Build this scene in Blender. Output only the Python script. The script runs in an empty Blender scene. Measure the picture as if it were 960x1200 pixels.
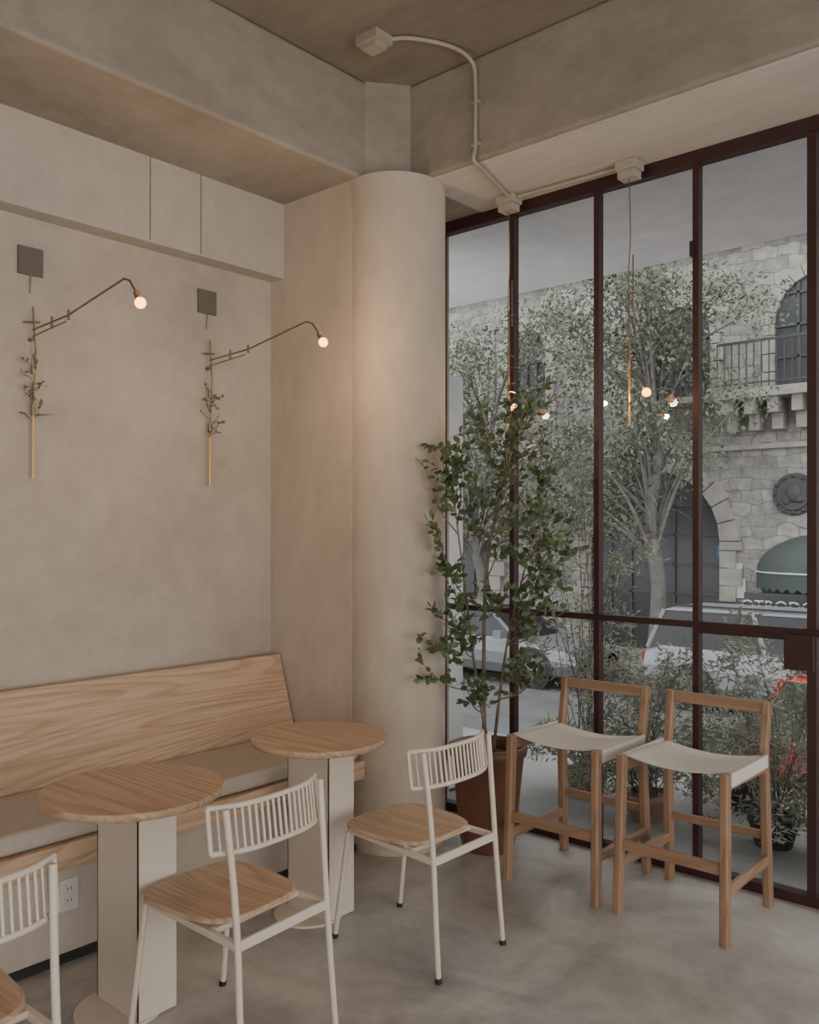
import bpy, math, random
from mathutils import Vector, Matrix
R = random.Random(7)
D = bpy.data
scene = bpy.context.scene

# ------------------------------------------------------------------ materials
def new_mat(name):
    m = D.materials.new(name); m.use_nodes = True
    nt = m.node_tree
    return m, nt, nt.nodes['Principled BSDF']

def N(nt, t, **kw):
    n = nt.nodes.new(t)
    for k, v in kw.items():
        setattr(n, k, v)
    return n

def coords(nt, scale=(1, 1, 1), rot=(0, 0, 0)):
    tc = N(nt, 'ShaderNodeTexCoord'); mp = N(nt, 'ShaderNodeMapping')
    mp.inputs['Scale'].default_value = scale
    mp.inputs['Rotation'].default_value = rot
    nt.links.new(tc.outputs['Object'], mp.inputs['Vector'])
    return mp.outputs['Vector']

def noise(nt, vec, scale, detail=6, rough=0.55, dist=0.0):
    n = N(nt, 'ShaderNodeTexNoise')
    n.inputs['Scale'].default_value = scale
    n.inputs['Detail'].default_value = detail
    n.inputs['Roughness'].default_value = rough
    n.inputs['Distortion'].default_value = dist
    nt.links.new(vec, n.inputs['Vector'])
    return n.outputs['Fac']

def ramp(nt, fac, stops):
    r = N(nt, 'ShaderNodeValToRGB')
    e = r.color_ramp.elements
    while len(e) < len(stops): e.new(0.5)
    for i, (p, c) in enumerate(stops):
        e[i].position = p; e[i].color = (*c, 1)
    nt.links.new(fac, r.inputs['Fac'])
    return r.outputs['Color']

def bump(nt, b, fac, strength=0.1, dist=0.01):
    bp = N(nt, 'ShaderNodeBump')
    bp.inputs['Strength'].default_value = strength
    bp.inputs['Distance'].default_value = dist
    nt.links.new(fac, bp.inputs['Height'])
    nt.links.new(bp.outputs['Normal'], b.inputs['Normal'])

def mixc(nt, fac, a, b, mode='MIX'):
    m = N(nt, 'ShaderNodeMix', data_type='RGBA', blend_type=mode)
    if isinstance(fac, (int, float)): m.inputs[0].default_value = fac
    else: nt.links.new(fac, m.inputs[0])
    for i, c in ((6, a), (7, b)):
        if isinstance(c, tuple): m.inputs[i].default_value = (*c, 1)
        else: nt.links.new(c, m.inputs[i])
    return m.outputs[2]

def cloudy(name, c1, c2, scale=1.2, rough=0.8, bstr=0.08, stretch=(1, 1, 1), lo=.3, hi=.7):
    m, nt, b = new_mat(name)
    v = coords(nt, stretch)
    n1 = noise(nt, v, scale, 8, .6, .4)
    n2 = noise(nt, v, scale * 9, 6, .7)
    col = ramp(nt, n1, [(lo, c1), (hi, c2)])
    col2 = ramp(nt, n2, [(.3, (.88, .88, .88)), (.7, (1.06, 1.06, 1.06))])
    col = mixc(nt, 1.0, col, col2, 'MULTIPLY')
    nt.links.new(col, b.inputs['Base Color'])
    b.inputs['Roughness'].default_value = rough
    bump(nt, b, n2, bstr, .01)
    return m

def plain(name, c, rough=.5, metal=0.0, var=.06, scale=8):
    m, nt, b = new_mat(name)
    v = coords(nt)
    n = noise(nt, v, scale, 4)
    a = tuple(max(0, x * (1 - var)) for x in c); d = tuple(x * (1 + var) for x in c)
    nt.links.new(ramp(nt, n, [(.3, a), (.7, d)]), b.inputs['Base Color'])
    b.inputs['Roughness'].default_value = rough
    b.inputs['Metallic'].default_value = metal
    return m

def oak(name, axis='Y', base=(.57, .41, .28), dark=(.37, .22, .13), bands=5.0):
    m, nt, b = new_mat(name)
    s = {'X': (.09, 1, 1), 'Y': (1, .09, 1), 'Z': (1, 1, .09)}[axis]
    v = coords(nt, s)
    n0 = noise(nt, v, 2.8, 1.5, .4, .3)
    mul = N(nt, 'ShaderNodeMath', operation='MULTIPLY'); mul.inputs[1].default_value = bands * 6
    nt.links.new(n0, mul.inputs[0])
    fr = N(nt, 'ShaderNodeMath', operation='FRACT'); nt.links.new(mul.outputs[0], fr.inputs[0])
    fine = noise(nt, coords(nt, tuple(x if x == 1 else .03 for x in s)), 70, 4, .6)
    c1 = ramp(nt, fr.outputs[0], [(0, base), (.45, tuple(x * .96 for x in base)), (.85, tuple(a * .42 + d * .58 for a, d in zip(base, dark))), (1, base)])
    c2 = ramp(nt, fine, [(.35, (.84, .80, .76)), (.6, (1.05, 1.05, 1.05))])
    nt.links.new(mixc(nt, 1.0, c1, c2, 'MULTIPLY'), b.inputs['Base Color'])
    b.inputs['Roughness'].default_value = .5
    bump(nt, b, fine, .05, .002)
    return m

M = {}
M['plaster'] = cloudy('plaster_microcement', (.40, .35, .29), (.55, .485, .415), .9, .85, .06)
M['column'] = cloudy('column_plaster', (.44, .375, .30), (.57, .49, .405), 1.1, .8, .08, (1, 1, .5))
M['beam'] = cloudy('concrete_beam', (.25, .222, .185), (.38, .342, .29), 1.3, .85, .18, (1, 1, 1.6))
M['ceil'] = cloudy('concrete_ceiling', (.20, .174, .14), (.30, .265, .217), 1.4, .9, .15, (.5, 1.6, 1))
M['white'] = cloudy('white_panel', (.47, .43, .375), (.53, .485, .425), .8, .7, .03)
M['lintel'] = cloudy('lintel_paint_lit', (.52, .48, .42), (.64, .60, .53), 1.2, .8, .15, (.4, 3, 1))  # whitish paint, made paler for the outdoor light falling on it
M['floor'] = cloudy('polished_concrete', (.27, .255, .235), (.57, .545, .505), 1.7, .34, .05, (1, 1, 1), .34, .64)
M['oakY'] = oak('oak_y', 'Y')
M['oakX'] = oak('oak_x', 'X')
for nm, ax in (('teakZ', 'Z'), ('oakX2', 'X'), ('oakY2', 'Y')):
    M[nm] = oak('teak_' + ax.lower(), ax, (.345, .22, .14), (.22, .135, .08), 3)
M['cream'] = plain('cream_powdercoat', (.66, .585, .495), .45, 0, .02)
M['frame'] = plain('oxide_red_steel', (.048, .019, .018), .45, .1, .12)
M['linen'] = plain('linen_cushion', (.47, .415, .36), .95, 0, .05, 40)
M['canvas'] = plain('canvas_sling', (.66, .62, .57), .95, 0, .04, 60)
M['dark'] = plain('black_rubber', (.02, .02, .02), .6)
M['brass'] = plain('brass', (.65, .42, .15), .3, .9)
M['iron'] = plain('aged_brass_arm', (.27, .205, .135), .4, .7)
M['greyplate'] = plain('grey_plate', (.15, .13, .11), .6)
M['galv'] = plain('conduit_paint', (.38, .34, .28), .6)
M['plastic'] = plain('white_plastic', (.62, .60, .56), .4, 0, .01)
M['terra'] = cloudy('glazed_terracotta', (.12, .052, .030), (.22, .10, .06), 4, .45, .1)
M['terra2'] = cloudy('terracotta', (.28, .16, .11), (.37, .22, .16), 4, .8, .1)
M['soil'] = cloudy('soil', (.03, .02, .012), (.08, .055, .03), 14, .95, .5)
M['bark'] = cloudy('bark', (.16, .12, .085), (.28, .22, .16), 12, .9, .4)
M['bark2'] = cloudy('street_bark', (.10, .095, .085), (.20, .19, .17), 5, .9, .5)
M['leaf'] = plain('leaf_green', (.085, .125, .055), .42, 0, .45, 6)
M['leaf2'] = plain('leaf_street', (.14, .16, .105), .6, 0, .5, 2)
M['leaf3'] = plain('leaf_olive', (.38, .39, .31), .65, 0, .30, 6)
M['sprig'] = plain('dry_sprig', (.17, .14, .10), .8, 0, .2)
M['pave'] = cloudy('pavement', (.20, .20, .19), (.30, .29, .28), 1.5, .85, .1)
M['asphalt'] = cloudy('asphalt', (.09, .09, .09), (.14, .14, .14), 2, .85, .2)
M['slab'] = cloudy('overhang_paint', (.78, .78, .77), (.86, .86, .85), .6, .8, .02)
M['trimstone'] = cloudy('trim_stone', (.31, .29, .255), (.45, .42, .375), 3, .9, .3)
M['silver'] = plain('car_paint_silver', (.27, .28, .29), .35, .2, .01)
M['redp'] = plain('car_paint_red', (.42, .02, .015), .25, .1, .01)
M['greyp'] = plain('car_paint_grey', (.20, .205, .21), .3, .2, .01)
M['carglass'] = plain('car_glass', (.02, .022, .025), .3)
M['tyre'] = plain('tyre', (.03, .03, .03), .8)
M['rim'] = plain('alloy_rim', (.3, .3, .3), .4, .6)
M['tail'] = plain('tail_light', (.4, .02, .02), .3)
M['green'] = plain('awning_green', (.07, .088, .082), .8)
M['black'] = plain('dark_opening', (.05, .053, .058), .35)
M['ironbar'] = plain('iron_bars', (.07, .07, .07), .6)
M['blue'] = plain('sign_blue', (.08, .14, .34), .5)

# stone facade
m, nt, b = new_mat('stone_ashlar')
tc = N(nt, 'ShaderNodeTexCoord'); sp = N(nt, 'ShaderNodeSeparateXYZ'); cb = N(nt, 'ShaderNodeCombineXYZ')
nt.links.new(tc.outputs['Object'], sp.inputs[0])
nt.links.new(sp.outputs['X'], cb.inputs['X']); nt.links.new(sp.outputs['Z'], cb.inputs['Y'])
nz = N(nt, 'ShaderNodeTexNoise'); nz.inputs['Scale'].default_value = 1.9
nt.links.new(cb.outputs[0], nz.inputs['Vector'])
vm = N(nt, 'ShaderNodeVectorMath', operation='SCALE'); vm.inputs['Scale'].default_value = .34
nt.links.new(nz.outputs['Color'], vm.inputs[0])
va = N(nt, 'ShaderNodeVectorMath', operation='ADD')
nt.links.new(cb.outputs[0], va.inputs[0]); nt.links.new(vm.outputs[0], va.inputs[1])
br = N(nt, 'ShaderNodeTexBrick')
br.inputs['Scale'].default_value = 1.0
br.inputs['Brick Width'].default_value = .46
br.inputs['Row Height'].default_value = .23
br.inputs['Mortar Size'].default_value = .010
br.inputs['Color1'].default_value = (.48, .455, .41, 1)
br.inputs['Color2'].default_value = (.32, .305, .28, 1)
br.inputs['Mortar'].default_value = (.25, .235, .21, 1)
nt.links.new(va.outputs[0], br.inputs['Vector'])
n2 = noise(nt, tc.outputs['Object'], 4, 8, .65)
c2 = ramp(nt, n2, [(.3, (.60, .60, .60)), (.7, (1.15, 1.15, 1.15))])
nt.links.new(mixc(nt, 1, br.outputs['Color'], c2, 'MULTIPLY'), b.inputs['Base Color'])
b.inputs['Roughness'].default_value = .95
bump(nt, b, n2, .8, .1)
M['stone'] = m

# glass (thin sheet)
m = D.materials.new('window_glass'); m.use_nodes = True; nt = m.node_tree; nt.nodes.clear()
out = N(nt, 'ShaderNodeOutputMaterial'); mx = N(nt, 'ShaderNodeMixShader')
tr = N(nt, 'ShaderNodeBsdfTransparent'); gl = N(nt, 'ShaderNodeBsdfGlossy')
tr.inputs['Color'].default_value = (.93, .95, .96, 1)
gl.inputs['Roughness'].default_value = .0
fr = N(nt, 'ShaderNodeFresnel'); fr.inputs['IOR'].default_value = 1.5
nt.links.new(fr.outputs[0], mx.inputs[0]); nt.links.new(tr.outputs[0], mx.inputs[1]); nt.links.new(gl.outputs[0], mx.inputs[2])
nt.links.new(mx.outputs[0], out.inputs[0])
M['glass'] = m

def emis(name, c, s):
    m = D.materials.new(name); m.use_nodes = True; nt = m.node_tree; nt.nodes.clear()
    o = N(nt, 'ShaderNodeOutputMaterial'); e = N(nt, 'ShaderNodeEmission')
    e.inputs['Color'].default_value = (*c, 1); e.inputs['Strength'].default_value = s
    nt.links.new(e.outputs[0], o.inputs[0]); return m
M['bulb'] = emis('bulb_glow', (1, .40, .08), 8)

# ------------------------------------------------------------------ mesh builder
class MB:
    def __init__(s): s.v = []; s.f = []; s.m = []; s.s = []
    def add(s, vs, fs, m=0, sm=False):
        o = len(s.v); s.v += [tuple(p) for p in vs]
        for f in fs:
            s.f.append(tuple(i + o for i in f)); s.m.append(m); s.s.append(sm)
    def box(s, x0, x1, y0, y1, z0, z1, m=0):
        s.add([(x0, y0, z0), (x1, y0, z0), (x1, y1, z0), (x0, y1, z0), (x0, y0, z1), (x1, y0, z1), (x1, y1, z1), (x0, y1, z1)],
              [(0, 3, 2, 1), (4, 5, 6, 7), (0, 1, 5, 4), (1, 2, 6, 5), (2, 3, 7, 6), (3, 0, 4, 7)], m)
    def tube(s, pts, r, m=0, n=8):
        pts = [Vector(p) for p in pts]
        rs = r if isinstance(r, (list, tuple)) else [r] * len(pts)
        up = None; vs = []
        for i, p in enumerate(pts):
            if i == 0: t = pts[1] - p
            elif i == len(pts) - 1: t = p - pts[i - 1]
            else: t = (pts[i + 1] - p).normalized() + (p - pts[i - 1]).normalized()
            if t.length < 1e-9: t = Vector((0, 0, 1))
            t.normalize()
            if up is None:
                up = t.orthogonal().normalized()
            else:
                up = (up - t * up.dot(t))
                up = up.normalized() if up.length > 1e-6 else t.orthogonal().normalized()
            w = t.cross(up)
            for k in range(n):
                a = 2 * math.pi * k / n
                vs.append(p + (up * math.cos(a) + w * math.sin(a)) * rs[i])
        fs = []
        for i in range(len(pts) - 1):
            for k in range(n):
                j = (k + 1) % n
                fs.append((i * n + k, i * n + j, (i + 1) * n + j, (i + 1) * n + k))
        s.add(vs, fs, m, True)
        L = len(pts) - 1
        s.add(vs[:n], [tuple(range(n))[::-1]], m); s.add(vs[L * n:], [tuple(range(n))], m)
    def beam(s, p0, p1, w, h, m=0, side=None):
        p0 = Vector(p0); p1 = Vector(p1); t = (p1 - p0).normalized()
        sd = Vector(side) if side else (Vector((0, 0, 1)).cross(t) if abs(t.z) < .95 else Vector((1, 0, 0)))
        sd = (sd - t * sd.dot(t)).normalized(); up = t.cross(sd).normalized()
        c = min(w, h) * .14
        prof = [(w/2-c, -h/2), (w/2, -h/2+c), (w/2, h/2-c), (w/2-c, h/2), (-w/2+c, h/2), (-w/2, h/2-c), (-w/2, -h/2+c), (-w/2+c, -h/2)]
        vs = []
        for p in (p0, p1):
            for a, b_ in prof: vs.append(p + sd * a + up * b_)
        fs = [tuple(range(8))[::-1], tuple(range(8, 16))] + [(i, (i+1) % 8, 8+(i+1) % 8, 8+i) for i in range(8)]
        s.add(vs, fs, m)
    def lathe(s, prof, cx, cy, m=0, n=40, cap=True, sm=True):
        vs = []
        for r, z in prof:
            for k in range(n):
                a = 2 * math.pi * k / n
                vs.append((cx + r * math.cos(a), cy + r * math.sin(a), z))
        fs = []
        for i in range(len(prof) - 1):
            for k in range(n):
                j = (k + 1) % n
                fs.append((i * n + k, i * n + j, (i + 1) * n + j, (i + 1) * n + k))
        s.add(vs, fs, m, sm)
        if cap:
            L = len(prof) - 1
            s.add(vs[:n], [tuple(range(n))[::-1]], m); s.add(vs[L*n:], [tuple(range(n))], m)
    def sphere(s, c, r, m=0, n=12, k=8, sc=(1, 1, 1)):
        vs = []; fs = []
        for i in range(k + 1):
            th = math.pi * i / k
            for j in range(n):
                a = 2 * math.pi * j / n
                vs.append((c[0]+r*sc[0]*math.sin(th)*math.cos(a), c[1]+r*sc[1]*math.sin(th)*math.sin(a), c[2]+r*sc[2]*math.cos(th)))
        for i in range(k):
            for j in range(n):
                q = (j+1) % n
                fs.append((i*n+j, (i+1)*n+j, (i+1)*n+q, i*n+q))
        s.add(vs, fs, m, True)
    def leaf(s, p, d, L, W, m=0):
        d = Vector(d).normalized()
        q = Vector((R.uniform(-1, 1), R.uniform(-1, 1), R.uniform(-1, 1)))
        w = d.cross(q)
        if w.length < 1e-3: w = d.orthogonal()
        w.normalize(); nn = d.cross(w)
        p = Vector(p)
        vs = [p, p + d*L*.25 + w*W*.42 + nn*W*.12, p + d*L*.65 + w*W*.48 + nn*W*.1, p + d*L - nn*L*.06,
              p + d*L*.65 - w*W*.48 + nn*W*.1, p + d*L*.25 - w*W*.42 + nn*W*.12, p + d*L*.5]
        s.add(vs, [(0, 1, 6), (1, 2, 6), (2, 3, 6), (3, 4, 6), (4, 5, 6), (5, 0, 6)], m, True)
    def quadleaf(s, p, d, L, W, m=0):
        d = Vector(d).normalized(); q = Vector((R.gauss(0, 1), R.gauss(0, 1), R.gauss(0, 1)))
        w = d.cross(q); w = w.normalized() if w.length > 1e-4 else d.orthogonal().normalized()
        p = Vector(p)
        s.add([p, p + d*L*.5 + w*W*.5, p + d*L, p + d*L*.5 - w*W*.5], [(0, 1, 2, 3)], m)
    def build(s, name, mats, parent=None, loc=(0, 0, 0), rot=0, bevel=0):
        me = D.meshes.new(name); me.from_pydata(s.v, [], s.f)
        for mm in (mats if isinstance(mats, list) else [mats]): me.materials.append(M[mm])
        me.polygons.foreach_set('material_index', s.m)
        me.polygons.foreach_set('use_smooth', s.s)
        me.update()
        o = D.objects.new(name, me); scene.collection.objects.link(o)
        o.location = loc; o.rotation_euler = (0, 0, rot)
        if parent: o.parent = parent
        if bevel:
            bv = o.modifiers.new('bevel', 'BEVEL'); bv.width = bevel; bv.segments = 3; bv.limit_method = 'ANGLE'
        return o

def empty(name, loc=(0, 0, 0), rot=0):
    o = D.objects.new(name, None); scene.collection.objects.link(o)
    o.location = loc; o.rotation_euler = (0, 0, rot); o.empty_display_size = .1
    return o

def sbox(name, x0, x1, y0, y1, z0, z1, mat, parent=None, bevel=0):
    b_ = MB(); b_.box(x0, x1, y0, y1, z0, z1); return b_.build(name, mat, parent, bevel=bevel)

def catmull(P, k=6):
    P = [Vector(p) for p in P]; Q = [P[0]*2 - P[1]] + P + [P[-1]*2 - P[-2]]
    out_ = []
    for i in range(1, len(Q) - 2):
        for j in range(k):
            t = j / k
            a, b_, c, d = Q[i-1], Q[i], Q[i+1], Q[i+2]
            out_.append(.5*((2*b_) + (c-a)*t + (2*a-5*b_+4*c-d)*t*t + (3*b_-a-3*c+d)*t**3))
    out_.append(P[-1]); return out_

# ------------------------------------------------------------------ room shell
XL, YP, YW = -3.78, 3.15, 3.97
H1, H2 = 3.35, 3.84
XR, YB = 3.2, -3.2
sbox('floor', -4.0, XR+.1, YB-.1, 4.05, -.12, 0, 'floor')
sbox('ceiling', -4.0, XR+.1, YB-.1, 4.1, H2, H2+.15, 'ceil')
sbox('wall_left', -4.0, XL, YB-.1, YP, 0, H1, 'plaster')
b_ = MB()   # wall return ending in a rounded pier
cx0, cy0, rr0 = -3.088, 3.402, .26
arc = [(cx0 + rr0*math.cos(a), cy0 + rr0*math.sin(a)) for a in [math.radians(-105 + 5*i) for i in range(0, 40)]]
pl = [(-4.0, YP), (arc[0][0], YP)] + arc + [(-3.25, cy0+rr0), (-3.25, 4.05), (-4.0, 4.05)]
n = len(pl)
b_.add([(x, y, 0) for x, y in pl], [tuple(range(n))[::-1]])
b_.add([(x, y, H1) for x, y in pl], [tuple(range(n))])
for seg, smf in (([pl[0], pl[1]], False), (arc, True), (pl[-4:], False)):
    k = len(seg)
    b_.add([(x, y, 0) for x, y in seg] + [(x, y, H1) for x, y in seg], [(i, i+1, k+i+1, k+i) for i in range(k-1)], 0, smf)
b_.build('wall_corner', 'column')
b_ = MB()
pl = [(-3.4, 3.19), (-3.10, 3.19), (-2.955, 3.37), (-2.955, 3.6), (-3.4, 3.6)]
vs = [(x, y, H1) for x, y in pl] + [(x, y, H2) for x, y in pl]
b_.add(vs, [(0, 1, 2, 3, 4)[::-1], (5, 6, 7, 8, 9)] + [(i, (i+1) % 5, 5+(i+1) % 5, 5+i) for i in range(5)])
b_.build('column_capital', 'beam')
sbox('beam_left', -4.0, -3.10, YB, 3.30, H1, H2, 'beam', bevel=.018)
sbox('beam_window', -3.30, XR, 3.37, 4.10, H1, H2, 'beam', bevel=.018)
sbox('trim_lintel_lit', -2.93, XR, 3.40, 3.94, H1-.004, H1+.004, 'lintel')  # thin added sheet carrying the beam underside's paint and lit tone
b_ = MB(); b_.box(XL, -3.67, YB, YP, 2.95, H1)
for y in (2.33, 2.616, 1.2, .3, -1): b_.box(-3.672, -3.6685, y-.0025, y+.0025, 2.96, H1, 1)
b_.build('trim_duct_box', ['white', 'greyplate'])
b_ = MB()
b_.box(XR, XR+.1, YB, -1.6, 0, H2); b_.box(XR, XR+.1, 3.3, 4.05, 0, H2)
b_.box(XR, XR+.1, -1.6, 3.3, 0, .3); b_.box(XR, XR+.1, -1.6, 3.3, 2.6, H2)  # unseen opening in this wall, added to let light in
b_.build('wall_right', 'plaster')
b_ = MB()
b_.box(-4.0, -1.2, YB-.1, YB, 0, H2); b_.box(2.4, XR+.1, YB-.1, YB, 0, H2)
b_.box(-1.2, 2.4, YB-.1, YB, 2.6, H2); b_.box(-1.2, 2.4, YB-.1, YB, 0, .3)  # second unseen opening, added for light from behind
b_.build('wall_back', 'plaster')
b_ = MB(); b_.box(-3.135, -3.112, YB, 3.15, 0, .03); b_.build('baseboard_left', 'dark')

# window
win = empty('window_1', (0, 0, 0))
b_ = MB()
xs = [-3.235, -2.735, -2.224, -1.71, -1.2, -.68, -.17, .34, .85, 1.36, 1.87, 2.38, 2.9]
for x in xs:
    w = .0145 if x not in (-3.235, -1.2, 2.9) else .019
    b_.box(x-w, x+w, 3.945, 3.99, .0, 3.34)
b_.box(-3.25, 3.2, 3.94, 3.995, 3.285, 3.35)
b_.box(-3.25, 3.2, 3.94, 3.995, 0, .045)
b_.box(-3.25, 3.2, 3.947, 3.988, 1.145, 1.175)
b_.box(-1.71, -1.2, 3.944, 3.991, 1.122, 1.145)
b_.box(-1.305, -1.185, 3.915, 3.99, 1.0, 1.15)
b_.box(-1.735, -1.715, 3.935, 3.99, 2.86, 2.93)
b_.build('frame', 'frame', win)
b_ = MB(); b_.add([(-3.25, 3.97, .02), (3.2, 3.97, .02), (3.2, 3.97, 3.34), (-3.25, 3.97, 3.34)], [(0, 1, 2, 3)])
b_.build('glass', 'glass', win)

# ------------------------------------------------------------------ bench
bench = empty('bench', (0, 0, 0))
Y0, Y1 = -1.5, 3.14
sbox('base', XL+.005, -3.13, Y0, Y1, 0.0, .37, 'plaster', bench)
sbox('seat_board', XL+.005, -3.05, Y0, Y1, .37, .46, 'oakY', bench, bevel=.004)
b_ = MB()
prof = [(-3.575, .462), (-3.545, .462), (-3.69, .925), (-3.72, .925)]
for ya, yb in ((Y0, .62), (.623, Y1)):
    vs = [(x, ya, z) for x, z in prof] + [(x, yb, z) for x, z in prof]
    b_.add(vs, [(3, 2, 1, 0), (4, 5, 6, 7)] + [(i, (i+1) % 4, 4+(i+1) % 4, 4+i) for i in range(4)])
b_.build('backrest', 'oakY', bench, bevel=.003)
ys = [Y0, -.3, .85, 2.0, 3.13]
for i in range(4):
    c = MB(); c.box(-3.56, -3.07, ys[i]+.006, ys[i+1]-.006, .462, .535)
    c.build('cushion_%d' % (i+1), 'linen', bench, bevel=.025)
out_let = empty('wall_outlet', (-3.13, 1.64, .245))
b_ = MB(); b_.box(0, .007, -.036, .036, -.058, .058)
for z in (-.022, .022):
    b_.box(.007, .010, -.017, .017, z-.014, z+.014)
    for y in (-.007, .007): b_.box(.010, .0105, y-.0015, y+.0015, z-.004, z+.006, 1)
b_.build('plate', ['plastic', 'dark'], out_let)

# ------------------------------------------------------------------ tables
def table(x, y, r):
    e = empty('bistro_table', (x, y, 0))
    t = MB(); t.lathe([(r-.012, .712), (r-.002, .718), (r, .727), (r, .735), (r-.003, .74)], 0, 0, n=72)
    t.build('top', 'oakX', e)
    t = MB(); T = .004
    t.box(-.15, .10, -.045, -.045+T, .008, .711)
    t.box(.10-T, .10, -.045, .10, .008, .711)
    t.box(-.15, -.15+T, -.045, -.02, .008, .711)
    t.box(-.13, .13, -.10, .10, .705, .712)
    t.build('post', 'cream', e)
    t = MB(); t.lathe([(.145, 0), (.145, .006), (.142, .008)], -.035, -.03, n=56); t.build('base_plate', 'cream', e)
table(-2.72, 2.53, .283)
table(-2.645, 1.615, .297)

# ------------------------------------------------------------------ chairs  (front = -X)
def chair(x, y, rot=0):
    e = empty('dining_chair', (x, y, 0), rot)
    c = MB(); r = .0105
    for k, sy in enumerate((-1, 1)):
        c = MB(); c.tube(catmull([(.27, sy*.195, .0), (.252, sy*.19, .22), (.238, sy*.186, .42), (.222, sy*.188, .60), (.200, sy*.196, .80)], 5), r)
        c.tube([(.271, sy*.195, 0), (.268, sy*.195, .018)], .0125, 1)
        c.build('leg_%d' % (k+1), ['cream', 'dark'], e)
        c = MB(); c.tube([(-.26, sy*.19, .0), (-.20, sy*.175, .425)], r)
        c.tube([(-.261, sy*.19, 0), (-.258, sy*.19, .018)], .0125, 1)
        c.build('leg_%d' % (k+3), ['cream', 'dark'], e)
    c = MB()
    for sy in (-1, 1):
        c.beam((-.205, sy*.165, .428), (.238, sy*.185, .415), .022, .02)
    c.beam((.238, -.19, .415), (.238, .19, .415), .012, .03)
    c.beam((-.19, -.17, .425), (-.19, .17, .425), .02, .018)
    c.beam((.12, -.17, .425), (.12, .17, .425), .02, .018)
    c.build('seat_frame', 'cream', e)
    s_ = MB(); n = 48; rings = []
    def outline(k, ins):
        a = 2*math.pi*k/n; p = 3.6
        cx, sy_ = math.cos(a), math.sin(a)
        X = (abs(cx)**(2/p))*(1 if cx > 0 else -1); Y = (abs(sy_)**(2/p))*(1 if sy_ > 0 else -1)
        return (X*(.205-ins) - .04, Y*(.200-ins)*(1 - .07*(X)) )
    for ins, z in ((.006, .437), (0, .441), (0, .451), (.005, .455), (.06, .452), (.13, .448)):
        rings.append([(*outline(k, ins), z) for k in range(n)])
    vs = sum(rings, []); fs = [tuple(range(n))[::-1], tuple(range(5*n, 6*n))]
    for q in range(5):
        for k in range(n):
            j = (k+1) % n; fs.append((q*n+k, q*n+j, (q+1)*n+j, (q+1)*n+k))
    s_.add(vs, fs, 0); s_.build('seat', 'oakX', e)
    c = MB()
    def bp(t, z):
        y_ = t*.222
        fwd = .012 + .06*abs(t)**3.0
        lean = (.80 - z)*.13
        return (.222 + lean - fwd, y_, z)
    for z in (.672, .80):
        c.tube([bp(-1 + 2*i/20, z) for i in range(21)], .0085)
    nb = 21
    for i in range(nb):
        t = -1 + 2*i/(nb-1)
        c.tube([bp(t, .672), bp(t, .80)], .0046 if 0 < i < nb-1 else .008, 0, 6)
    c.build('slatted_back', 'cream', e)
    return e
chair(-2.255, 2.61, 0)
chair(-2.275, 1.735, .07)
chair(-2.24, .835, 0)

# ------------------------------------------------------------------ bar stools (front = -Y)
def stool(x, y, rot=0):
    e = empty('counter_stool', (x, y, 0), rot)
    i = 0
    for sx in (-1, 1):
        i += 1; c = MB(); c.beam((sx*.228, -.245, 0), (sx*.218, -.225, .655), .034, .044, side=(1, 0, 0)); c.build('leg_%d' % i, 'teakZ', e)
        i += 1; c = MB()
        c.beam((sx*.222, .235, 0), (sx*.215, .20, .64), .034, .044, side=(1, 0, 0))
        c.beam((sx*.215, .20, .62), (sx*.215, .242, .862), .032, .038, side=(1, 0, 0))
        c.build('leg_%d' % i, 'teakZ', e)
    c = MB()
    c.beam((-.235, .236, .84), (.235, .236, .84), .02, .05)
    c.build('back_rail', 'oakX2', e)
    c = MB()
    for sx in (-1, 1):
        c.beam((sx*.222, -.232, .615), (sx*.216, .20, .60), .024, .05)
        c.beam((sx*.226, -.238, .20), (sx*.221, .222, .20), .022, .042)
    c.build('side_rails', 'oakY2', e)
    c = MB()
    c.beam((-.22, -.236, .285), (.22, -.236, .285), .022, .045)
    c.beam((-.22, .222, .30), (.22, .222, .30), .022, .036)
    c.build('stretchers', 'oakX2', e)
    s_ = MB(); nx, ny = 16, 10; vs = []; fs = []
    for lay in (0, 1):
        for a in range(nx+1):
            for b2 in range(ny+1):
                X = -.232 + .464*a/nx; Y = -.215 + .40*b2/ny
                sag = .030*(1-(2*a/nx-1)**2)
                edge = .014 if a in (0, nx) else 0
                vs.append((X, Y, .664 - sag - edge - lay*.006 - .012*b2/ny))
    q = (nx+1)*(ny+1)
    for a in range(nx):
        for b2 in range(ny):
            k = a*(ny+1)+b2
            fs.append((k, k+ny+1, k+ny+2, k+1)); fs.append((q+k, q+k+1, q+k+ny+2, q+k+ny+1))
    for a in range(nx):
        for b2 in (0, ny):
            k = a*(ny+1)+b2; fs.append((k, q+k, q+k+ny+1, k+ny+1))
    for b2 in range(ny):
        for a in (0, nx):
            k = a*(ny+1)+b2; fs.append((k, k+1, q+k+1, q+k))
    s_.add(vs, fs, 0, True)
    for sx in (-1, 1): s_.box(sx*.232-.006, sx*.232+.006, -.205, .185, .60, .652)
    s_.build('sling_seat', 'canvas', e)
stool(-1.565, 3.605, .0)
stool(-2.12, 3.60, -.0)

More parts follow.
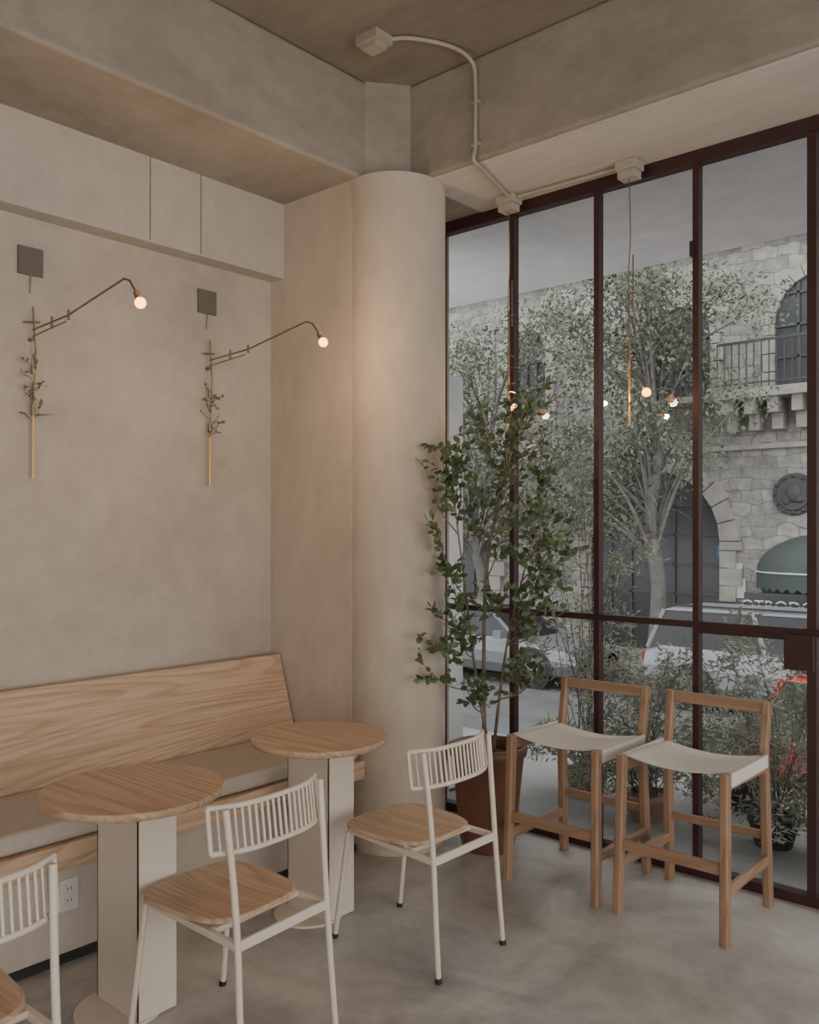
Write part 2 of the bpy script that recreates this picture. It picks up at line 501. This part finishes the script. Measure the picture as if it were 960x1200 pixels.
# ------------------------------------------------------------------ potted tree
px, py = -2.655, 3.62
pot = empty('potted_tree', (0, 0, 0))
b_ = MB()
b_.lathe([(.125, 0), (.14, .05), (.165, .30), (.182, .46), (.195, .47), (.198, .515), (.185, .52), (.172, .50), (.170, .44)], px, py, n=48)
b_.build('pot', 'terra', pot)
b_ = MB(); b_.lathe([(.168, .44), (.168, .455), (.1, .47)], px, py, n=32); b_.build('soil', 'soil', pot)
main = [catmull([(px-.02, py, .46), (px-.01, py-.02, .9), (px+.03, py-.05, 1.4), (px+.10, py, 1.85), (px+.19, py+.09, 2.28)], 8),
        catmull([(px+.03, py-.02, .46), (px-.02, py-.08, .9), (px-.05, py-.13, 1.35), (px-.05, py-.2, 1.7), (px-.06, py-.23, 2.05)], 8),
        catmull([(px+.01, py+.03, .46), (px+.08, py+.02, .9), (px+.16, py+.0, 1.2), (px+.25, py+.0, 1.5), (px+.31, py+.03, 1.85)], 8)]
st = MB(); lv = MB()
tw = []
def okp(p, m=.29):
    return p.y < 3.91 and (p.x+3.085)**2 + (p.y-3.395)**2 > m**2
for k, path in enumerate(main):
    L = len(path); st.tube(path, [(.012 if k == 0 else .009) - .008*i/(L-1) for i in range(L)], 0, 7)
    tw.append(path[int(L*.70):])
sub = [(-2.79, 3.30, 1.88, 1), (-2.74, 3.35, 2.0, 1), (-2.60, 3.50, 2.16, 0), (-2.49, 3.60, 2.20, 0), (-2.40, 3.72, 2.05, 0), (-2.33, 3.66, 1.86, 2),
       (-2.18, 3.58, 1.50, 2), (-2.18, 3.55, 1.36, 2), (-2.26, 3.52, 1.18, 2), (-2.34, 3.5, 1.0, 2), (-2.77, 3.28, 1.22, 1), (-2.79, 3.27, 1.08, 1), (-2.78, 3.28, .93, 1),
       (-2.60, 3.42, 1.78, 1), (-2.50, 3.60, 1.9, 0), (-2.44, 3.48, 1.66, 0), (-2.74, 3.32, 1.58, 1), (-2.60, 3.38, 1.1, 1),
       (-2.24, 3.70, 1.66, 2), (-2.45, 3.45, 1.28, 0), (-2.44, 3.76, 2.28, 0), (-2.27, 3.5, 1.58, 2),
       (-2.62, 3.40, .84, 1), (-2.36, 3.64, .90, 2), (-2.32, 3.6, 1.42, 2), (-2.70, 3.36, 1.40, 1), (-2.66, 3.42, 1.95, 1)]
for (tx, ty, tz, k) in sub:
    t = Vector((tx, ty, tz)); path = main[k]
    zj = tz - .32 if tz > 1.3 else tz - .16
    j = min(path, key=lambda p: abs(p.z - max(zj, .62)))
    md = j + (t-j)*.5 + Vector((R.uniform(-.02, .02), R.uniform(-.02, .02), -.03))
    bp_ = catmull([j, md, t], 6); L = len(bp_)
    st.tube(bp_, [.0045-.003*i/(L-1) for i in range(L)], 0, 5)
    tw.append(bp_[5:])
for seg in tw:
    for i, p in enumerate(seg):
        for q in range(1 if i % 2 else 2):
            d = Vector((R.uniform(-1, 1), R.uniform(-1, 1), R.uniform(-.1, 1.0))).normalized()
            ln = R.uniform(.05, .12); tip = p + d*ln
            if not okp(tip, .30): continue
            st.tube([p, tip], .0012, 0, 4)
            for w in range(5):
                lp = p + (tip-p)*(.2 + .8*w/4)
                sdv = d.orthogonal().normalized(); sdv.rotate(Matrix.Rotation(R.uniform(0, 6.28), 3, d))
                ld = (d*.7 + sdv*(1 if w < 4 else .2)).normalized()
                Lf = R.uniform(.034, .05)
                if okp(lp + ld*Lf): lv.leaf(lp, ld, Lf, Lf*.62)
st.build('stems', 'bark', pot); lv.build('foliage', 'leaf', pot)

# ------------------------------------------------------------------ wall sconces
def pointlight(name, loc, e, parent, col=(1, .66, .38)):
    l = D.lights.new(name, 'POINT'); l.energy = e; l.color = col; l.shadow_soft_size = .02
    o = D.objects.new(name, l); scene.collection.objects.link(o); o.location = loc; o.parent = parent

def sconce(y):
    e = empty('wall_sconce', (XL, y, 0))
    c = MB(); c.box(0, .012, -.055, .055, 2.70, 2.82); c.build('junction_plate', 'greyplate', e)
    c = MB()
    c.tube([(.03, 0, 2.56), (.035, .01, 2.36), (.03, .0, 2.12)], .004)
    c.tube([(.0, 0, 2.42), (.03, 0, 2.42)], .009)
    c.tube([(.0, 0, 2.62), (.012, 0, 2.70)], .003)
    c.tube([(.03, .0, 2.46), (.34, .0, 2.475), (.76, .0, 2.545), (.80, .0, 2.53), (.845, 0, 2.475)], .0042)
    c.tube([(.03, .0, 2.432), (.32, .0, 2.452)], .003)
    c.tube([(.20, 0, 2.44), (.20, 0, 2.49)], .006)
    c.tube([(.34, 0, 2.455), (.34, 0, 2.495)], .006)
    c.tube([(.02, -.035, 2.49), (.02, .035, 2.50)], .004)
    c.tube([(.03, 0, 2.27), (.03, 0, 2.31)], .009)
    c.tube([(.03, 0, 2.09), (.03, 0, 2.14)], .009)
    c.tube([(.845, 0, 2.478), (.862, 0, 2.45)], .013)
    c.build('arm', 'iron', e)
    c = MB(); c.tube([(.03, 0, 2.12), (.03, 0, 1.82)], .005); c.build('brass_rod', 'brass', e)
    c = MB()
    for i in range(16):
        p = Vector((.03, R.uniform(-.01, .01), 2.06 + i*.017))
        d = Vector((R.uniform(.0, .7), R.uniform(-1, 1), R.uniform(-.2, .9))).normalized()*R.uniform(.03, .075)
        c.tube([p, p+d], .0013, 0, 4)
        for w in range(3): c.leaf(p+d*(.4+.3*w), d + Vector((R.uniform(0, .06), R.uniform(-.06, .06), R.uniform(-.05, .05))), .028, .010)
    c.build('dried_sprig', 'sprig', e)
    c = MB(); c.sphere((.872, 0, 2.435), .021); c.build('bulb', 'bulb', e)
    pointlight('sconce_light', (.90, 0, 2.425), 9.0, e)
sconce(1.805); sconce(2.726)

def pendant(x, y, s):
    e = empty('pendant_lamp', (x, y, 0))
    c = MB(); c.box(-.055, .055, -.045, .045, 3.30, 3.345); c.box(-.045, .045, -.037, .037, 3.262, 3.30)
    c.build('ceiling_box', 'galv', e, bevel=.004)
    c = MB(); c.tube(catmull([(0, 0, 3.265), (.006, 0, 3.0), (-.004, 0, 2.8), (0, 0, 2.55)], 5), .0028, 0, 6)
    c.tube([(.0, 0, 2.72), (.0, 0, 2.38)], .005)
    c.tube([(.02, 0, 2.90), (.02, 0, 2.66)], .0035)
    c.tube([(-.01, 0, 2.72), (.03, 0, 2.72)], .005)
    c.tube([(-.012, 0, 2.52), (.03, 0, 2.50)], .005)
    c.tube([(0, 0, 2.36), (s*.06, -.02, 2.30), (s*.085, -.02, 2.262)], .004)
    c.tube([(s*.085, -.02, 2.265), (s*.092, -.02, 2.25)], .011)
    c.build('rod', 'iron', e)
    c = MB(); c.tube([(0, 0, 2.40), (0, 0, 2.09)], .0055); c.build('brass_rod', 'brass', e)
    c = MB()
    for i in range(12):
        p = Vector((0, 0, 2.12 + i*.03))
        d = Vector((R.uniform(-1, 1), R.uniform(-.6, .3), R.uniform(-.2, .9))).normalized()*R.uniform(.03, .06)
        c.tube([p, p+d], .0012, 0, 4)
        for w in range(2): c.leaf(p+d*(.5+.4*w), d, .025, .01)
    c.build('dried_sprig', 'sprig', e)
    c = MB(); c.sphere((s*.098, -.02, 2.238), .021); c.build('bulb', 'bulb', e)
    pointlight('pendant_light', (s*.098, -.05, 2.22), 2.0, e)
pendant(-2.68, 3.84, .3); pendant(-2.0, 3.86, 1)

# conduit
c = MB()
c.tube(catmull([(-2.78, 2.95, 3.825), (-2.66, 3.02, 3.827), (-2.56, 3.2, 3.827), (-2.535, 3.33, 3.80), (-2.535, 3.358, 3.70), (-2.535, 3.358, 3.5)], 6) +
       [Vector((-2.535, 3.358, 3.40))], .010, 0, 10)
c.tube(catmull([(-2.535, 3.358, 3.40), (-2.54, 3.352, 3.345), (-2.55, 3.42, 3.334), (-2.62, 3.66, 3.334), (-2.66, 3.80, 3.334)], 6), .010, 0, 10)
c.tube([(-2.62, 3.84, 3.33), (-2.06, 3.86, 3.33)], .009, 0, 10)
for p in ((-2.535, 3.36, 3.62), (-2.535, 3.36, 3.42)): c.box(p[0]-.025, p[0]+.025, 3.356, 3.37, p[2]-.008, p[2]+.008)
c.box(-2.85, -2.72, 2.87, 2.98, 3.80, 3.84); c.box(-2.83, -2.74, 2.885, 2.965, 3.78, 3.80)
c.build('electrical_conduit', 'galv')

# ------------------------------------------------------------------ outside
SZ = -1.3
sbox('terrace_ground', -12, 8, 4.05, 5.75, SZ, -.02, 'pave')
sbox('street_ground', -45, 25, 5.75, 40, SZ-.2, SZ, 'asphalt')
sbox('sidewalk_ground', -45, 25, 15.55, 18, SZ, SZ+.14, 'pave')
sbox('overhang_slab', -12, 8, 4.10, 5.65, 3.40, 3.65, 'slab')
sbox('wall_exterior', -3.8, -3.42, 4.12, 4.4, 0, 2.55, 'slab')

FY = 18.0
fac = empty('stone_building', (0, 0, 0))
sbox('facade_wall', -40, 20, FY, FY+.6, SZ, 10.5, 'stone', fac)
tr_ = MB()
def arch(cx, w, zb, zt, depth=.10, ring=.34, rail=None, nbv=6):
    r = w/2; zs = zt - r
    pts = [(cx-r, zb), (cx+r, zb)] + [(cx+r*math.cos(a), zs+r*math.sin(a)) for a in [math.pi*i/20 for i in range(21)]]
    p2 = MB(); y = FY-.02
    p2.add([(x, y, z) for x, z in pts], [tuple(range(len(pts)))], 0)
    for i in range(1, nbv):
        x = cx - r + w*i/nbv; h = zs + math.sqrt(max(0, r*r-(x-cx)**2))
        p2.box(x-.025, x+.025, y-.05, y-.01, zb, h, 1)
    for z in [zb + k*.62 for k in range(1, int((zs-zb)/.62)+3)]:
        if z < zt-.2:
            hw = r if z <= zs else math.sqrt(max(0, r*r-(z-zs)**2))
            p2.box(cx-hw, cx+hw, y-.05, y-.01, z-.02, z+.02, 1)
    p2.build('arched_window', ['black', 'ironbar'], fac)
    nv = 13
    for i in range(nv):
        a0 = math.pi*(i+.03)/nv; a1 = math.pi*(i+.97)/nv
        ro = r + ring*(1.0 if i % 2 else 1.18)
        q = [(r, a0), (ro, a0), (ro, a1), (r, a1)]
        vs = [(cx+rr*math.cos(a), FY-depth, zs+rr*math.sin(a)) for rr, a in q] + [(cx+rr*math.cos(a), FY, zs+rr*math.sin(a)) for rr, a in q]
        tr_.add(vs, [(0, 1, 2, 3), (0, 4, 5, 1), (1, 5, 6, 2), (2, 6, 7, 3), (3, 7, 4, 0)])
    z = zb; k = 0
    while z < zs-.05:
        h = min(.36, zs-z); wd = ring*(1.0 if k % 2 else 1.35)
        tr_.box(cx-r-wd, cx-r, FY-depth, FY, z+.01, z+h-.01); tr_.box(cx+r, cx+r+wd, FY-depth, FY, z+.01, z+h-.01)
        z += h; k += 1
arch(-8.75, 3.0, SZ+.3, 2.85)
arch(-14.6, 3.0, SZ+.3, 2.85)
arch(-2.0, 3.0, SZ+.3, 2.85)
arch(-5.25, 1.8, 4.35, 6.55, ring=.22, nbv=4)
arch(-8.1, 1.3, 4.35, 6.3, ring=.2, nbv=4)
arch(-12.0, 1.1, 4.35, 6.4, ring=.2, nbv=4)
tr_.box(-8.2 + 1.1, -3.2, FY-.75, FY, 4.15, 4.33); tr_.box(-8.9, -7.3, FY-.5, FY, 4.2, 4.33)
for i in range(9):
    x = -7.0 + i*.45
    tr_.box(x, x+.2, FY-.62, FY, 3.85, 4.15); tr_.box(x, x+.2, FY-.35, FY, 3.55, 3.85)
tr_.box(-40, 20, FY-.3, FY, 7.35, 7.55); tr_.box(-40, 20, FY-.12, FY, 3.2, 3.3)
for i in range(60):
    x = -16+i*.3
    tr_.box(x, x+.13, FY-.25, FY-.1, 7.55, 8.2)
tr_.box(-40, 20, FY-.28, FY-.05, 8.2, 8.35)
tr_.build('stone_trim', 'trimstone', fac)
b_ = MB()
for (xa, xb_, dd) in ((-7.05, -3.3, .7), (-8.85, -7.35, .45)):
    n = int((xb_-xa)/.14)
    for i in range(n+1):
        x = xa + (xb_-xa)*i/n; b_.box(x-.010, x+.010, FY-dd-.01, FY-dd+.01, 4.33, 5.25)
    b_.box(xa, xb_, FY-dd-.02, FY-dd+.02, 5.22, 5.27); b_.box(xa, xb_, FY-dd-.015, FY-dd+.015, 4.42, 4.45)
b_.build('balcony_railing', 'ironbar', fac)
med = empty('wall_medallion', (-5.79, FY, 2.28))
b_ = MB()
def disc_y(mb, r0, r1, y0, y1, m=0, n=36):
    vs = []
    for r_, y_ in ((r0, y0), (r1, y1)):
        for k in range(n):
            a = 2*math.pi*k/n; vs.append((r_*math.cos(a), y_, r_*math.sin(a)))
    mb.add(vs, [tuple(range(n, 2*n))] + [(k, (k+1) % n, n+(k+1) % n, n+k) for k in range(n)], m)
disc_y(b_, .42, .40, 0, -.08); disc_y(b_, .33, .31, -.08, -.11)
for k in range(12):
    a = 2*math.pi*k/12; b_.sphere((.36*math.cos(a), -.09, .36*math.sin(a)), .04, 0, 8, 6)
b_.sphere((0, -.1, .02), .16, 0, 12, 8, (1, .4, 1.2)); b_.sphere((.12, -.1, -.1), .12, 0, 12, 8, (1, .4, .7)); b_.sphere((-.13, -.1, -.1), .1, 0, 12, 8, (1, .4, 1.2))
b_.build('relief', 'ironbar', med)
sg = empty('street_sign', (-7.15, FY-.03, 1.15))
b_ = MB(); b_.box(-.16, .16, -.03, 0, -.12, .12); b_.build('panel', 'blue', sg)
b_ = MB(); b_.box(0, .42, -.03, 0, -.95, -.55); b_.box(.05, .35, -.03, 0, -.42, -.25); b_.build('plaques', 'plastic', sg)
aw = empty('shop_awning', (-5.1, FY, 0))
b_ = MB(); n = 20; k = 8; vs = []; fs = []
for i in range(k+1):
    th = math.pi/2*i/k
    for j in range(n+1):
        a = math.pi + math.pi*j/n
        vs.append((1.35*math.cos(th)*math.cos(a), 1.35*math.cos(th)*math.sin(a), .78+.75*math.sin(th)))
for i in range(k):
    for j in range(n):
        fs.append((i*(n+1)+j, i*(n+1)+j+1, (i+1)*(n+1)+j+1, (i+1)*(n+1)+j))
b_.add(vs, fs, 0, True)
for j in range(n):
    a0 = math.pi + math.pi*j/n; a1 = math.pi + math.pi*(j+1)/n; am = (a0+a1)/2
    r_ = 1.35
    b_.add([(r_*math.cos(a0), r_*math.sin(a0), .78), (r_*math.cos(a1), r_*math.sin(a1), .78), (r_*math.cos(a1), r_*math.sin(a1), .5), (r_*math.cos(am), r_*math.sin(am), .42), (r_*math.cos(a0), r_*math.sin(a0), .5)], [(0, 1, 2, 3, 4)], 0)
    b_.tube([(1.36*math.cos(a0), 1.36*math.sin(a0), .78), (1.36*math.cos(a1), 1.36*math.sin(a1), .78)], .02, 1, 5)
b_.box(-1.3, 1.3, -.05, 0, SZ+.15, .45, 0)
b_.build('canopy', ['green', 'plastic'], aw)
tc_ = D.curves.new('lettering', 'FONT'); tc_.body = 'OTRODORA'; tc_.size = .3; tc_.extrude = .005; tc_.align_x = 'CENTER'
to = D.objects.new('lettering', tc_); scene.collection.objects.link(to); to.parent = aw
to.location = (-.35, -1.42, .08); to.rotation_euler = (math.pi/2, 0, 0); tc_.materials.append(M['plastic'])
b_ = MB(); b_.box(-1.15, .5, -1.41, -1.37, -.1, .42); b_.build('sign_board', 'black', aw)

# cars
def car(name, x, y, L, Hh, paint, flip=False, suv=True):
    e = empty(name, (x, y, SZ), math.pi if flip else 0)     # rear at local x=0, front at +L
    W = .92
    def sec(xx, zb, zt, w):
        return [(xx, -w*.90, zb), (xx, -w, zb+.18), (xx, -w, zb+(zt-zb)*.6), (xx, -w*.95, zt-.06), (xx, -w*.85, zt), (xx, w*.85, zt), (xx, w*.95, zt-.06), (xx, w, zb+(zt-zb)*.6), (xx, w, zb+.18), (xx, w*.90, zb)]
    belt = Hh*.60
    ss = [(.0, .45, belt-.22, W*.90), (.06, .3, belt-.05, W*.96), (.35, .24, belt+.02, W), (L*.35, .22, belt, W), (L*.68, .22, belt-.02, W), (L*.80, .22, belt-.07, W), (L*.94, .26, belt-.18, W*.96), (L-.04, .3, belt-.3, W*.88), (L, .4, belt-.4, W*.8)]
    b2 = MB(); vs = sum([sec(*q) for q in ss], []); n = 10; fs = [tuple(range(n)), tuple(range((len(ss)-1)*n, len(ss)*n))[::-1]]
    for i in range(len(ss)-1):
        for j in range(n):
            q = (j+1) % n; fs.append((i*n+j, (i+1)*n+j, (i+1)*n+q, i*n+q))
    b2.add(vs, fs, 0, False)
    rx0, rx1 = (.30, L*.58) if suv else (.95, L*.55)
    bx0, bx1 = (.08, L*.72) if suv else (.45, L*.72)
    zt = Hh
    c8 = [(bx0, -W*.86, belt-.02), (bx1, -W*.86, belt-.04), (bx1, W*.86, belt-.04), (bx0, W*.86, belt-.02),
          (rx0, -W*.68, zt-.06), (rx1, -W*.68, zt-.05), (rx1, W*.68, zt-.05), (rx0, W*.68, zt-.06)]
    b2.add(c8, [(0, 1, 5, 4), (1, 2, 6, 5), (2, 3, 7, 6), (3, 0, 4, 7)], 1)
    b2.add([(rx0-.02, -W*.70, zt-.06), (rx1+.02, -W*.70, zt-.05), (rx1+.02, W*.70, zt-.05), (rx0-.02, W*.70, zt-.06),
            (rx0+.15, -W*.58, zt), (rx1-.2, -W*.58, zt), (rx1-.2, W*.58, zt), (rx0+.15, W*.58, zt)],
           [(4, 5, 6, 7), (0, 1, 5, 4), (1, 2, 6, 5), (2, 3, 7, 6), (3, 0, 4, 7)], 0)
    for sy in (-1, 1):
        for (xa, xb_) in ((bx0, rx0), (bx1, rx1), (bx0+(bx1-bx0)*.27, rx0+(rx1-rx0)*.22), (bx0+(bx1-bx0)*.58, rx0+(rx1-rx0)*.6)):
            b2.beam((xa, sy*W*.865, belt-.03), (xb_, sy*W*.69, zt-.05), .05, .06, 0)
        b2.box(bx1-.32, bx1-.15, sy*(W+.1)-.09, sy*(W+.1)+.09, belt+.0, belt+.14, 0)
        b2.box(.01, .16, sy*W*.86-.05, sy*W*.88+.05, belt-.26, belt-.10, 2)
        b2.box(L-.3, L-.03, sy*W*.75-.1, sy*W*.78+.1, belt-.42, belt-.28, 3)
        if suv: b2.beam((rx0+.1, sy*W*.6, zt+.025), (rx1-.2, sy*W*.6, zt+.025), .03, .03, 1)
    b2.build('body', [paint, 'carglass', 'tail', 'rim'], e)
    r_ = .35
    for k, (wx, sy) in enumerate(((.88, -1), (.88, 1), (L-.9, -1), (L-.9, 1))):
        w = MB(); n = 28
        def rg(rr, yy): return [(wx+rr*math.cos(2*math.pi*i/n), yy, r_+rr*math.sin(2*math.pi*i/n)) for i in range(n)]
        yo = sy*(W+.015); yi = sy*(W-.2)
        rr_ = [rg(r_, yi), rg(r_, yo), rg(.235, yo), rg(.225, yo-sy*.03)]
        vs = sum(rr_, [])
        w.add(vs[:3*n], [(i*n+j, i*n+(j+1) % n, (i+1)*n+(j+1) % n, (i+1)*n+j) for i in range(2) for j in range(n)], 0)
        w.add(rr_[3], [tuple(range(n))], 1)
        for i in range(5):
            a = 2*math.pi*i/5; w.beam((wx, yo-sy*.015, r_), (wx+.22*math.cos(a), yo-sy*.015, r_+.22*math.sin(a)), .03, .05, 1)
        w.add([(p[0], sy*(W+.004), p[2]) for p in rg(.41, 0)], [tuple(range(n))], 0)
        w.build('wheel_%d' % (k+1), ['tyre', 'rim'], e)
car('parked_suv', -6.85, 14.5, 4.75, 1.62, 'silver')
car('parked_car', -12.7, 14.5, 4.6, 1.46, 'greyp', False, False)
car('parked_car', -3.2, 9.3, 4.3, 1.52, 'redp', False, True)

# street trees
def street_tree(x, y, trunk, tips, leaves, rad, name='street_tree', jlo=.4, r0=.17):
    e = empty(name, (x, y, SZ+.14))
    w = MB(); lf = MB()
    tp = catmull(trunk, 6); L = len(tp)
    w.tube(tp, [r0 - r0*.5*i/(L-1) for i in range(L)], 0, 10)
    for t in tips:
        t = Vector(t); zz = max(2.0, t.z - R.uniform(1.2, 2.8))
        j = min(tp, key=lambda p: abs(p.z-zz))
        md = j + (t-j)*.5 + Vector((-(t.x-j.x)*.15, R.uniform(-.1, .1), .1))
        pth = catmull([j, md, t], 6); l2 = len(pth)
        w.tube(pth, [.05-.04*i/(l2-1) for i in range(l2)], 0, 6)
        for q in range(5):
            s0 = pth[R.randint(3, l2-1)]; d = Vector((R.uniform(-1, 1), R.uniform(-1, .6), R.uniform(-.5, .7)))*rad*.9
            w.tube([s0, s0+d*.5+Vector((0, 0, .06)), s0+d], [.016, .010, .004], 0, 4)
        for q in range(leaves):
            v = Vector((R.gauss(0, 1), R.gauss(0, .8), R.gauss(0, .9))); v = v.normalized()*rad*R.random()**.5
            dd = Vector((R.gauss(0, 1), R.gauss(0, 1), R.gauss(-.4, 1)))
            l_ = R.uniform(.07, .14); lf.quadleaf(t+v, dd, l_, l_*.42)
    w.build('trunk', 'bark2', e); lf.build('foliage', 'leaf2', e)
tips1 = []
for i in range(50):
    a = R.uniform(0, 2*math.pi); rr = 2.5*math.sqrt(R.random())
    tips1.append((rr*math.cos(a)*1.1-.5, rr*math.sin(a)*.36-.25, 6.0 + R.uniform(-1.9, 2.0) - .10*rr*rr))
for i in range(8): tips1.append((R.uniform(-2.2, -.5), R.uniform(-.5, .3), R.uniform(2.6, 4.2)))
street_tree(-7.75, 15.95, [(0, 0, 0), (.10, 0, 1.6), (-.06, 0, 3.0), (.1, 0, 4.3), (-.1, 0, 5.6)], tips1, 270, .66)
tips2 = []
for i in range(44):
    a = R.uniform(0, 2*math.pi); rr = 2.6*math.sqrt(R.random())
    tips2.append((rr*math.cos(a), rr*math.sin(a)*.36-.1, 4.6 + R.uniform(-2.2, 2.7)))
street_tree(-12.0, 15.95, [(0, 0, 0), (.2, 0, 1.4), (-.1, 0, 2.8), (.3, 0, 4.4)], tips2, 270, .72)

# olive shrubs in planters just outside
def shrub(x, y, h, w, n, pm='terra2', h0=.35):
    e = empty('potted_olive_shrub', (x, y, -.02))
    p = MB()
    p.lathe([(.09, 0), (.12, .11), (.13, .12), (.13, .15), (.12, .15), (.115, .13)], 0, 0, 0, 28)
    p.build('planter', [pm, 'soil'], e)
    s_ = MB(); l_ = MB()
    for i in range(n):
        low = i % 3 == 0
        a = R.uniform(0, 2*math.pi); rr = w*math.sqrt(R.random()); hh = h*R.uniform(h0, 1) if not low else R.uniform(.12, .45)
        if low: rr = w*R.uniform(.5, 1)
        b0 = Vector((R.uniform(-.06, .06), R.uniform(-.06, .06), .12))
        t = Vector((rr*math.cos(a), rr*math.sin(a)*(.9 if low else .6), hh))
        if y + t.y < 4.10: t.y = 4.10 - y
        pt = catmull([b0, b0 + (t-b0)*.5 + Vector((R.uniform(-.06, .06), 0, .08)), t, t + Vector((R.uniform(-.12, .12), 0, -.03))], 6); L = len(pt)
        s_.tube(pt, [.0032-.0024*k/(L-1) for k in range(L)], 0, 4)
        for k in range(4, L):
            for q in range(9):
                pp = pt[k] + Vector((R.uniform(-.06, .06), R.uniform(-.04, .04), R.uniform(-.05, .05)))
                l_.quadleaf(pp, (R.gauss(0, 1), R.gauss(0, .8), R.gauss(.3, .8)), R.uniform(.035, .06), .012)
    s_.build('stems', 'bark2', e); l_.build('foliage', 'leaf3', e)
shrub(-2.78, 4.80, 2.15, .36, 34)
shrub(-2.28, 4.60, .92, .42, 40)
shrub(-1.95, 5.15, .72, .40, 34, 'dark')
shrub(-1.60, 4.65, 1.18, .28, 30, 'dark')
shrub(-1.15, 4.72, .80, .34, 22, 'dark')

# ------------------------------------------------------------------ light
wd = D.worlds.new('overcast_sky'); scene.world = wd; wd.use_nodes = True
bg = wd.node_tree.nodes['Background']; bg.inputs['Color'].default_value = (.89, .90, .91, 1); bg.inputs['Strength'].default_value = 2.8
def area(name, loc, rot, sx, sy, e, col):
    l = D.lights.new(name, 'AREA'); l.shape = 'RECTANGLE'; l.size = sx; l.size_y = sy; l.energy = e; l.color = col
    o = D.objects.new(name, l); scene.collection.objects.link(o); o.location = loc; o.rotation_euler = rot
area('added_fill_right', (XR+.2, .85, 1.45), (math.radians(90), 0, math.radians(90)), 4.8, 2.3, 82, (1, .89, .76))  # added warm fill lamp outside the right opening, lifts the interior
area('added_fill_back', (.6, YB-.2, 1.45), (math.radians(90), 0, 0), 3.5, 2.3, 16, (1, .86, .72))  # weaker added fill lamp behind the camera, outside the back opening

# ------------------------------------------------------------------ camera
cd = D.cameras.new('camera'); cam = D.objects.new('camera', cd); scene.collection.objects.link(cam)
cd.sensor_width = 36; cd.lens = 1040/1200*36; cd.shift_y = 20/1200; cd.clip_start = .05; cd.clip_end = 200
cam.location = (0, 0, 1.6); cam.rotation_euler = (math.radians(90), 0, math.radians(41.3))
scene.camera = cam
